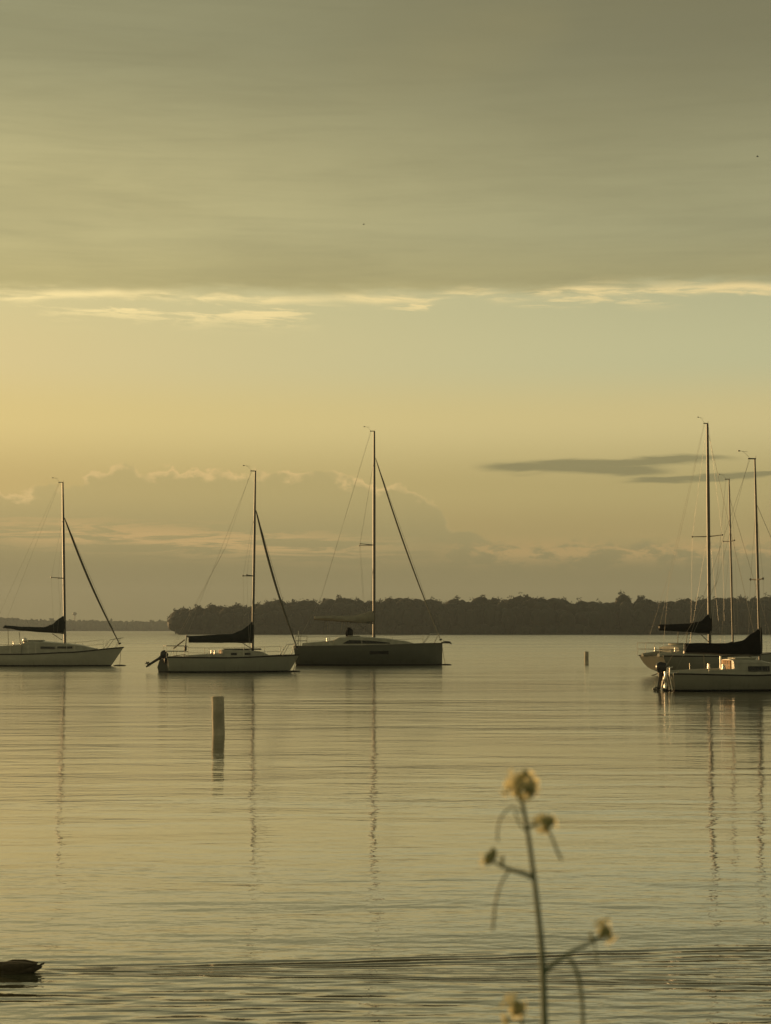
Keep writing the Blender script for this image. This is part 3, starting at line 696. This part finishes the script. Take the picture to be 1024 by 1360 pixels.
# 3: dark hull, plumb bow
B3 = sailboat(dict(label='largest middle sailboat with a dark hull, straight upright bow and pale furled mainsail', yw=884, beam=3.3, head=2, hull_mat='hull_dark',
    stern=(391, 394), bow=(587.5, 587), sheer=[(391, 858), (480, 857), (587.5, 854.2)], transom=.88, rub=.03, rub_dark=False, fine=2.0, stem=1.0, forefoot=0.35,
    mast=[(496.8, 847), (497, 573)], mast_d=.20, cabin=[(443, 850, .95), (450, 846.2, 1.0), (480, 845.6, 1.0), (510, 847.4, .9), (535, 850.8, .7), (556, 855.5, .4)], cabin_w=2.2,
    windows=[(456, 517, 849.8, 854.6)], wedge=True, hull_windows=[(490, 515, 864.3, 868.6)], coaming=[(402, 854), (443, 851)], hatch=(462, 478, 844.8), entry=.8,
    fore=[(500.5, 609), (585.5, 851)], furl=.05, furl_mat='furl_pale', spreaders=[(724, 1.35, .95)], cap=609, back=(428, 790),
    cover=[(418, 818.5, 823.5), (440, 817.5, 824.5), (470, 818, 826.5), (482, 815, 827.5), (491, 811.5, 827), (497, 810.5, 826.5)], cover_mat='sail', cover_w=.24, wrinkle=.35, boom=[(416.8, 822.5), (496.5, 827.5)],
    vang=[(473, 827), (494, 842)], sheets=[((432, 824), (431.5, 837)), ((435.5, 824), (435, 837)), ((455, 826), (452, 842)), ((460, 826), (459, 843))], sheet_r=.016,
    pulpit=(562, 587, .66), pushpit=(391.5, 408, .66), stanchions=[408, 438, 480, 520, 562], st_h=.60, aerial=.14))
# 4: seen from its quarter
B4 = sailboat(dict(label='sailboat with black sail cover and rounded railed stern, seen partly from behind at right', yw=896.5, beam=2.9, head=33, hull_mat='hull_pale',
    stern=(867, 878), bow=(1012, 996), sheer=[(860, 870), (930, 871), (1012, 868)], transom=.64, rub=.035, counter=.62, draft=.5, sect=.62,
    mast=[(943, 857), (940, 563)], mast_d=.185, cabin=[(890, 858.5, .95), (898, 856, 1.0), (930, 857, 1.0), (955, 859, .9), (985, 867, .5)], cabin_w=1.8,
    windows=[(905, 930, 860.5, 864.5)], coaming=[(866, 867), (890, 864)], hatch=(896, 915, 855),
    fore=[(943, 578), (1008, 864)], furl=0, spreaders=[(712.5, 1.15, .1)], cap=568, back=(892, 760),
    cover=[(878, 829.5, 837.5), (890, 829.3, 838), (915, 828, 839.5), (932, 825, 841), (939, 818, 842), (945, 811.5, 842.5)], cover_mat='cover_black', boom=[(877.5, 833), (943, 841)],
    vang=[(932, 843), (942, 853)], sheets=[((914, 840), (912, 858)), ((902, 839), (901, 860))], sheet_r=.02, pulpit=(992, 1010, .6),
    pushpit=(862, 890, .66), stanchions=[890, 915, 945, 975, 992], st_h=.58, rudder=(-.05, .6, .35), rudder_mat='hull_dark'))
# 5: mostly hidden
B5 = sailboat(dict(label='sailboat mostly hidden behind two others at the right, showing its short bare mast', yw=887, beam=2.4, head=16, hull_mat='hull_grey',
    stern=(925, 930), bow=(1040, 1030), sheer=[(925, 869), (980, 869.5), (1040, 867)], transom=.75,
    mast=[(974, 862), (968.5, 637)], mast_d=.12, cabin=[(955, 862.5, .95), (965, 861, 1.0), (985, 863, .9), (1005, 868, .5)], cabin_w=1.5,
    fore=[(971, 664), (1030, 866)], furl=0, spreaders=[(719, .75, .1)], cap=642, back=(955, 760),
    cover=[(945, 856, 858), (955, 855.3, 857.6), (965, 854, 857), (974, 852, 857)], cover_mat='cover', cover_w=.08, boom=[(943, 857), (974, 856)], coaming=[(930, 866), (955, 864)]))
# 6: nearest, right edge
B6 = sailboat(dict(label='nearest sailboat cut off by the right edge, black sail cover and sunlit cabin entrance', yw=918, beam=2.3, head=12, hull_mat='hull_pale',
    stern=(886, 890), bow=(1108, 1092), sheer=[(886, 893.5), (990, 896), (1108, 890)], transom=.74, rub=.03,
    mast=[(1010, 878), (1003, 610)], mast_d=.105, cabin=[(966, 876, 1.0), (980, 874.8, 1.0), (1000, 876, .98), (1020, 880, .85), (1050, 893, .5)], cabin_w=1.6,
    windows=[(984, 1013, 884.2, 891)], coaming=[(895, 890.5), (966, 887.5)], entry=1.1, hatch=(972, 1000, 874.2),
    fore=[(1006, 672), (1100, 886)], furl=0, spreaders=[(770, .6, .05)], cap=680, back=(955, 772),
    cover=[(912, 854, 867), (935, 854, 867.5), (965, 854.5, 869), (988, 850.5, 870), (1001, 840.5, 871), (1012.5, 832, 871)], cover_mat='cover_black', cover_w=.16, boom=[(910, 866), (1010, 870)],
    vang=[(995, 871), (1008, 878)], sheets=[((936, 868), (937, 889))], sheet_r=.014, pulpit=(1080, 1107, .5), stanchions=[930, 1040, 1080], st_h=.4,
    rudder=(.45, .4, .16), rudder_mat='hull_pale', ladder=-.50, outboard=dict(y=-.05, tilt=12, z=.16, leg=.70)))

# odds and ends that belong to boat 3 (bow roller) and boat 2 (hanging fender)
root3, X3, Z3, s3, dh3, sz3 = B3
mb = MB(); mb.box((X3(592), 0, Z3(853.6)), (0.62, .22, .10), .03); mb.tube([(X3(588), 0, Z3(851.5)), (X3(597), 0, Z3(852.5)), (X3(599.5), 0, Z3(855.5))], [.03, .04, .05], 6); mb.build('bow_roller', M['rubber'], root3)
mb = MB(); mb.box((X3(464.5), -.1, Z3(840.5)), (.44, .40, .52), .10); mb.box((X3(463.5), -.1, Z3(834.8)), (.26, .24, .14), .05); mb.box((X3(461), -.1, Z3(842)), (.2, .3, .3), .05); mb.build('canvas_bag', M['cover_black'], root3)
mb = MB(); mb.tube([(X3(397), -1.0, Z3(857)), (X3(397), -1.0, Z3(838))], .03, 6); mb.build('antenna_post', M['steel'], root3)
root1, X1, Z1, s1_, dh1, sz1 = B1
mb = MB(); mb.sphere((X1(36), -.62, Z1(850.2)), .16, 16, 12); mb.tube([(X1(36), -.62, Z1(857)), (X1(36), -.62, Z1(851))], .09, 10); mb.build('glint_ball', M['brushed'], root1)  # made-up steel ball on a stub, added to catch a sun glint
root2, X2, Z2, s2, dh2, sz2 = B2
mb = MB(); mb.tube([(X2(247.5), 0, Z2(855)), (X2(247.3), 0, Z2(858)), (X2(247), 0, Z2(863)), (X2(247), 0, Z2(864.5))], [.02, .06, .08, .05], 8); mb.build('hanging_fender', M['rubber'], root2)
mb = MB(); mb.tube([(X2(231), -.4, Z2(861)), (X2(245), -.4, Z2(849.5))], .035, 6); mb.build('pole', M['wood'], root2)

root6, X6, Z6, s6, dh6, sz6 = B6
mb = MB(); mb.tube([(X6(954), -.35, Z6(889)), (X6(953.4), -.35, Z6(880)), (X6(953.4), -.35, Z6(871))], .035, 12); mb.build('grab_post', M['brushed'], root6)
xs6 = X6(886)
mb = MB(); mb.tube([(xs6-.15+.025*math.sin(k*1.25), -.42+.02*math.cos(k*1.1), .78-.075*k) for k in range(10)], [.045+.04*abs(math.sin(k*1.05+.4)) for k in range(10)], 14); mb.build('glint_tube', M['brushed'], root6)  # bulged tube, no real fitting, added to catch the stern sun glint
# mooring buoys
for (px_, py, root, lab, bowpx, bowpy, Xf, Zf) in (
        (160, 884.3, B1[0], 'low dark mooring float roped to the bow of the leftmost sailboat', 160, 861, B1[1], B1[2]),
        (388, 893, B2[0], 'low dark mooring float under the bow of the small sailboat with the outboard', 394, 871, B2[1], B2[2]),
        (591.5, 883.3, B3[0], 'low dark mooring float ahead of the dark-hulled sailboat', 587, 858, B3[1], B3[2])):
    q = on_water(px_, py); q.y = root.location.y
    e = empty('mooring_buoy', (q.x, q.y, 0)); tag(e, lab, 'mooring buoy', 'mooring floats at the bows')
    mb = MB(); mb.sphere((0, 0, 0.02), (.42, .16, .07), 12, 6); mb.build('float', M['rubber'], e)
    bw = Matrix.Rotation(root.rotation_euler.z, 3, 'Z') @ Vector((Xf(bowpx), 0, Zf(bowpy))) + root.location - Vector((q.x, q.y, 0))
    mb = MB(); mb.tube([(0, 0, .05), bw*.5 - Vector((0, 0, .10)), bw], .016, 5); mb.build('mooring_rope', M['rope'], e)

# ------------------------------------------------------------------ posts in the water
def post(px0, px1, ytop, yw, dxl, lab):
    q = on_water((px0+px1)/2+dxl, yw); sc_ = q.y/ray((px0+px1)/2, yw).y/F; r_ = (px1-px0)/2*sc_; h = (yw-ytop)*sc_
    mb = MB(); rings = []
    for i in range(15):
        t = i/14; zz = -.5+(h+.5)*t; xo = -dxl*sc_*max(0, (zz/h)); rr = r_*(1.03-.05*t)
        rings.append([Vector((xo + rr*(1+.03*mnoise.noise((math.cos(a)*1.5, math.sin(a)*1.5, zz*1.2)))*math.cos(a), rr*(1+.03*mnoise.noise((math.cos(a)*1.5+5, math.sin(a)*1.5, zz*1.2)))*math.sin(a), zz)) for a in [2*math.pi*k/20 for k in range(20)]])
    rings.append([Vector((-dxl*sc_ + (v.x+dxl*sc_)*.88, v.y*.88, h+.012)) for v in rings[-1]])
    mb.rings(rings); o = mb.build('post', M['piling'], ang=50); o.location = (q.x, q.y+r_, 0)
    tag(o, lab, 'post', 'wooden posts standing in the water')
post(280, 296.5, 926, 977, 1.5, 'thick weathered wooden post in the water in front of the small sailboat')
post(776.6, 782.2, 865.5, 881.5, 0, 'thin distant wooden post alone in open water before the wood')

# ------------------------------------------------------------------ duck
dk = empty('duck', (DUCK.x, DUCK.y, -0.008)); dk.scale = (1.0, 1.0, 0.86); tag(dk, 'dark brown duck swimming out of the left edge, tail and wake behind it', 'duck')
sD = DUCK.y/F
mb = MB(); rings = []
prof = [(0.085, .058, .012, .060), (0.065, .052, .026, .050), (0.03, .048, .045, .040), (-.04, .040, .068, .066), (-.12, .030, .082, .082), (-.20, .026, .080, .080), (-.27, .034, .064, .072), (-.315, .070, .044, .066), (-.335, .115, .033, .050), (-.35, .150, .034, .042), (-.375, .168, .036, .036), (-.41, .168, .030, .030), (-.435, .160, .014, .018)]
for xx, zc, wy, hz in prof:
    hz2 = hz*.9 if xx < .05 else .010 if xx > .08 else .018
    rings.append([Vector((xx, wy*math.cos(a), zc-.005+hz2*math.sin(a))) for a in [2*math.pi*k/16 for k in range(16)]])
mb.rings(rings); bd = mb.build('body', M['duck'], dk, ang=80)
sb = bd.modifiers.new('smooth', 'SUBSURF'); sb.levels = 1; sb.render_levels = 1
mb = MB(); mb.rings([[Vector((xx, wy*math.cos(a), zc+hz*math.sin(a))) for a in [2*math.pi*k/10 for k in range(10)]] for xx, zc, wy, hz in ((-.43, .158, .014, .014), (-.46, .152, .016, .008), (-.485, .149, .013, .005))]); mb.build('bill', M['bill'], dk)
for sg in (-1, 1):
    mb = MB(); mb.rings([[Vector((xx, sg*(yy+.012*math.cos(a)), zc+hz*math.sin(a))) for a in [2*math.pi*k/10 for k in range(10)]] for xx, yy, zc, hz in ((-.22, .070, .055, .012), (-.14, .080, .062, .034), (-.05, .068, .066, .032), (.01, .040, .074, .016), (.05, .022, .080, .005))]); mb.build('wing', M['duck'], dk)
    mb = MB(); mb.sphere((-.402, sg*.030, .176), .0055, 6, 5); mb.build('eye', M['rubber'], dk)
mb = MB()
for k, (dy_, dz_) in enumerate(((-.02, .0), (-.008, .010), (.008, .012), (.02, .0))):
    mb.rings([[Vector((.055, dy_*.7-.010, .055)), Vector((.055, dy_*.7+.010, .055)), Vector((.055, dy_*.7, .066))], [Vector((.10, dy_-.005, .074+dz_)), Vector((.10, dy_+.005, .074+dz_)), Vector((.10, dy_, .078+dz_))]])
mb.build('tail', M['duck'], dk)

# ------------------------------------------------------------------ birds in flight
for px_, py, Y, lab, rot in ((483, 298, 240, 'tiny dark bird flying high near the middle of the sky', 0.3), (1006, 208, 200, 'tiny dark speck of a bird flying high at the upper right', -0.4)):
    q = at(px_, py, Y); e = empty('bird', q, rot); tag(e, lab, 'bird', 'birds flying under the cloud')
    mb = MB(); mb.rings([[Vector((xx, rr*math.cos(a), rr*math.sin(a))) for a in [2*math.pi*k/8 for k in range(8)]] for xx, rr in ((-.16, .012), (-.08, .03), (0, .045), (.07, .038), (.11, .026), (.15, .006))]); mb.build('body', M['bird'], e)
    for sg in (-1, 1):
        mb = MB(); pr = [Vector((.06, sg*.03, .02)), Vector((.08, sg*.13, .09)), Vector((-.02, sg*.27, .06)), Vector((-.03, sg*.13, .07)), Vector((-.05, sg*.03, .015))]
        mb.rings([pr, [v-Vector((0, 0, .012)) for v in pr]]); mb.build('wing', M['bird'], e)

# ------------------------------------------------------------------ wildflower close to the camera
FD = 1.5
fs = FD/F
base0 = at(727, 1500, FD); gz = 0.86
fl = empty('wildflower', (base0.x+.02, FD, gz)); tag(fl, 'yellow wildflower on a thin branching green stem in the near foreground', 'wildflower')
def fp(px_, py, dd=0.0):
    return at(px_, py, FD+dd) - Vector(fl.location)
def smooth(pts, n=6):
    out = []
    for i in range(len(pts)-1):
        p0 = pts[max(i-1, 0)]; p1 = pts[i]; p2 = pts[i+1]; p3 = pts[min(i+2, len(pts)-1)]
        for k in range(n):
            t = k/n; out.append(0.5*((2*p1)+(-p0+p2)*t+(2*p0-5*p1+4*p2-p3)*t*t+(-p0+3*p1-3*p2+p3)*t**3))
    return out+[pts[-1]]
def stalk(name, pts, r0, r1, m='stem'):
    P_ = smooth(pts); mb = MB(); mb.tube(P_, [r0+(r1-r0)*i/(len(P_)-1) for i in range(len(P_))], 8); return mb.build(name, M[m], fl)
stalk('stem', [Vector((0, 0, -.05)), Vector((.01, 0, .5)), fp(729, 1500), fp(724, 1380), fp(721, 1290), fp(717, 1235), fp(709, 1165), fp(700, 1100), fp(691, 1055)], .0037, .0016)
stalk('branch', [fp(722, 1293), fp(738, 1278), fp(760, 1264), fp(786, 1251), fp(802, 1240)], .0021, .0012)
stalk('branch', [fp(709, 1166), fp(695, 1160), fp(676, 1154), fp(664, 1149), fp(655, 1144)], .0021, .0010)
stalk('branch', [fp(700, 1100), fp(710, 1096), fp(722, 1092)], .0013, .0009)
stalk('branch', [fp(728, 1470), fp(712, 1410), fp(695, 1365), fp(688, 1340)], .0018, .0011)
stalk('seed_pod', [fp(756, 1272), fp(766, 1290), fp(772, 1320), fp(774, 1350), fp(774, 1385)], .0014, .0017)
stalk('seed_pod', [fp(677, 1155), fp(666, 1172), fp(659, 1195), fp(656, 1218), fp(654, 1236)], .0009, .0012)
stalk('seed_pod', [fp(724, 1094), fp(733, 1112), fp(740, 1130), fp(746, 1142)], .0010, .0011)
stalk('seed_pod', [fp(692, 1078), fp(680, 1072), fp(667, 1083), fp(661, 1100), fp(661, 1118)], .0006, .0009)
stalk('seed_pod', [fp(697, 1103), fp(689, 1092), fp(684, 1078)], .0006, .0008)
stalk('seed_pod', [fp(790, 1250), fp(791, 1266), fp(795, 1283)], .0006, .0008)
stalk('bud', [fp(668, 1150), fp(667, 1144), fp(667, 1137)], .0012, .0018, 'bud')
stalk('bud', [fp(786, 1252), fp(785, 1245), fp(784, 1238)], .0010, .0016, 'bud')
frnd = random.Random(11)
def flower(px_, py, dd, face, r_, petals=4, wilt=0.0):
    r_ = r_*0.92; c = fp(px_, py, dd); fz = Vector(face).normalized(); a = fz.orthogonal().normalized(); b_ = fz.cross(a); ph = frnd.uniform(0, 1.5)
    mb = MB(); mb.sphere(c - fz*r_*.35, (r_*.30, r_*.30, r_*.42), 8, 5); mb.tube([c-fz*r_*.9, c-fz*r_*.3], [r_*.10, r_*.22], 6); hd = mb.build('flower', M['bud'], fl)
    mp_ = MB()
    for k in range(petals):
        an = ph+2*math.pi*k/petals + frnd.uniform(-.15, .15); d = a*math.cos(an)+b_*math.sin(an); t = fz.cross(d)
        lift = frnd.uniform(.1, .5)-wilt
        L = [(0.12, .10), (.45, .30), (.80, .46), (1.05, .36), (1.15, .12)]
        rg = []
        for (q, wv) in L:
            cc = c + d*r_*q*(1-.25*abs(lift)) + fz*r_*(lift*q - .25*q*q)
            rg.append([cc - t*r_*wv, cc - fz*r_*.05, cc + t*r_*wv])
        mp_.rings(rg, closed=False, cap=False)
    mp_.build('petals', M['petal'], hd)
def budc(px_, py, dd, r_):
    c = fp(px_, py, dd); mb = MB(); mb.sphere(c, (r_*.6, r_*.6, r_), 7, 5); mb.build('bud', M['bud'], fl)
# crown of the plant
for (px_, py, dd, face, rr) in ((671, 1041, .002, (-1, .1, .3), .0060), (678, 1034, -.006, (-.8, -.4, .3), .0085), (690, 1029, .004, (-.1, .4, 1), .0080), (704, 1031, .0, (.5, -.5, .7), .0075), (714, 1040, .003, (.9, -.2, .3), .0070),
        (673, 1048, .003, (-.9, .2, -.1), .0065), (688, 1050, -.008, (-.1, -1, .1), .0070), (703, 1053, -.004, (.5, -.8, -.2), .0068), (694, 1061, .003, (-.2, -.3, -.6), .0060), (683, 1042, -.010, (-.5, -.8, .5), .0062), (697, 1040, -.010, (.2, -.9, .6), .0060), (713, 1050, .004, (.9, .2, -.2), .0052), (668, 1054, .004, (-.7, .1, -.6), .0048)):
    flower(px_, py, dd, face, rr)
for (px_, py) in ((684, 1044), (695, 1042), (699, 1047), (707, 1050), (690, 1056), (686, 1038), (697, 1029), (704, 1042)): budc(px_, py, frnd.uniform(-.008, .004), .0048)
for (px_, py, dd, face, rr) in ((716, 1088, .0, (-.5, -.5, .7), .0066), (727, 1084, .003, (.3, .3, 1), .0072), (737, 1091, -.003, (.9, -.3, .2), .0066), (720, 1103, -.003, (-.2, -.7, -.6), .0060)): flower(px_, py, dd, face, rr)
for (px_, py) in ((722, 1092), (731, 1091), (726, 1097)): budc(px_, py, -.003, .0048)
for (px_, py, dd, face, rr) in ((641, 1143, .0, (-1, -.2, -.1), .0072), (652, 1139, .003, (.2, .3, 1), .0062)): flower(px_, py, dd, face, rr)
for (px_, py) in ((652, 1138), (655, 1134), (648, 1141)): budc(px_, py, -.002, .0055)
for (px_, py, dd, face, rr) in ((800, 1226, .0, (-.3, -.3, 1), .0080), (811, 1234, .003, (.9, -.3, .3), .0068), (812, 1248, -.003, (.6, -.5, -.6), .0062), (797, 1238, .003, (-.7, -.5, .1), .0055)): flower(px_, py, dd, face, rr)
for (px_, py) in ((804, 1236), (808, 1239), (800, 1240)): budc(px_, py, -.002, .0050)
for (px_, py, dd, face, rr) in ((675, 1329, .0, (-.7, -.4, .7), .0085), (690, 1331, .003, (.4, .2, 1), .0078), (697, 1338, -.003, (.9, -.3, .0), .0066), (687, 1346, -.004, (.0, -.8, -.5), .0075), (669, 1356, 0, (-.8, -.3, -.2), .0070)): flower(px_, py, dd, face, rr)
for (px_, py) in ((685, 1334), (692, 1340), (682, 1341)): budc(px_, py, -.002, .0050)

# ------------------------------------------------------------------ haze
hz = bpy.data.materials.new('lake_haze'); hz.use_nodes = True; hz.node_tree.nodes.clear()
N = NT(hz.node_tree); pv = N.n.new('ShaderNodeVolumePrincipled'); ou = N.n.new('ShaderNodeOutputMaterial')
pv.inputs['Color'].default_value = (0.57, 0.71, 0.85, 1); pv.inputs['Density'].default_value = 0.00020; pv.inputs['Anisotropy'].default_value = 0.2
N.l.new(pv.outputs[0], ou.inputs['Volume'])
mb = MB(); mb.box((0, 1680, 39.5), (6000, 3600, 83)); ho = mb.build('haze', hz, smooth=False); tag(ho, 'thin warm evening haze over the lake', 'haze', kind='stuff')
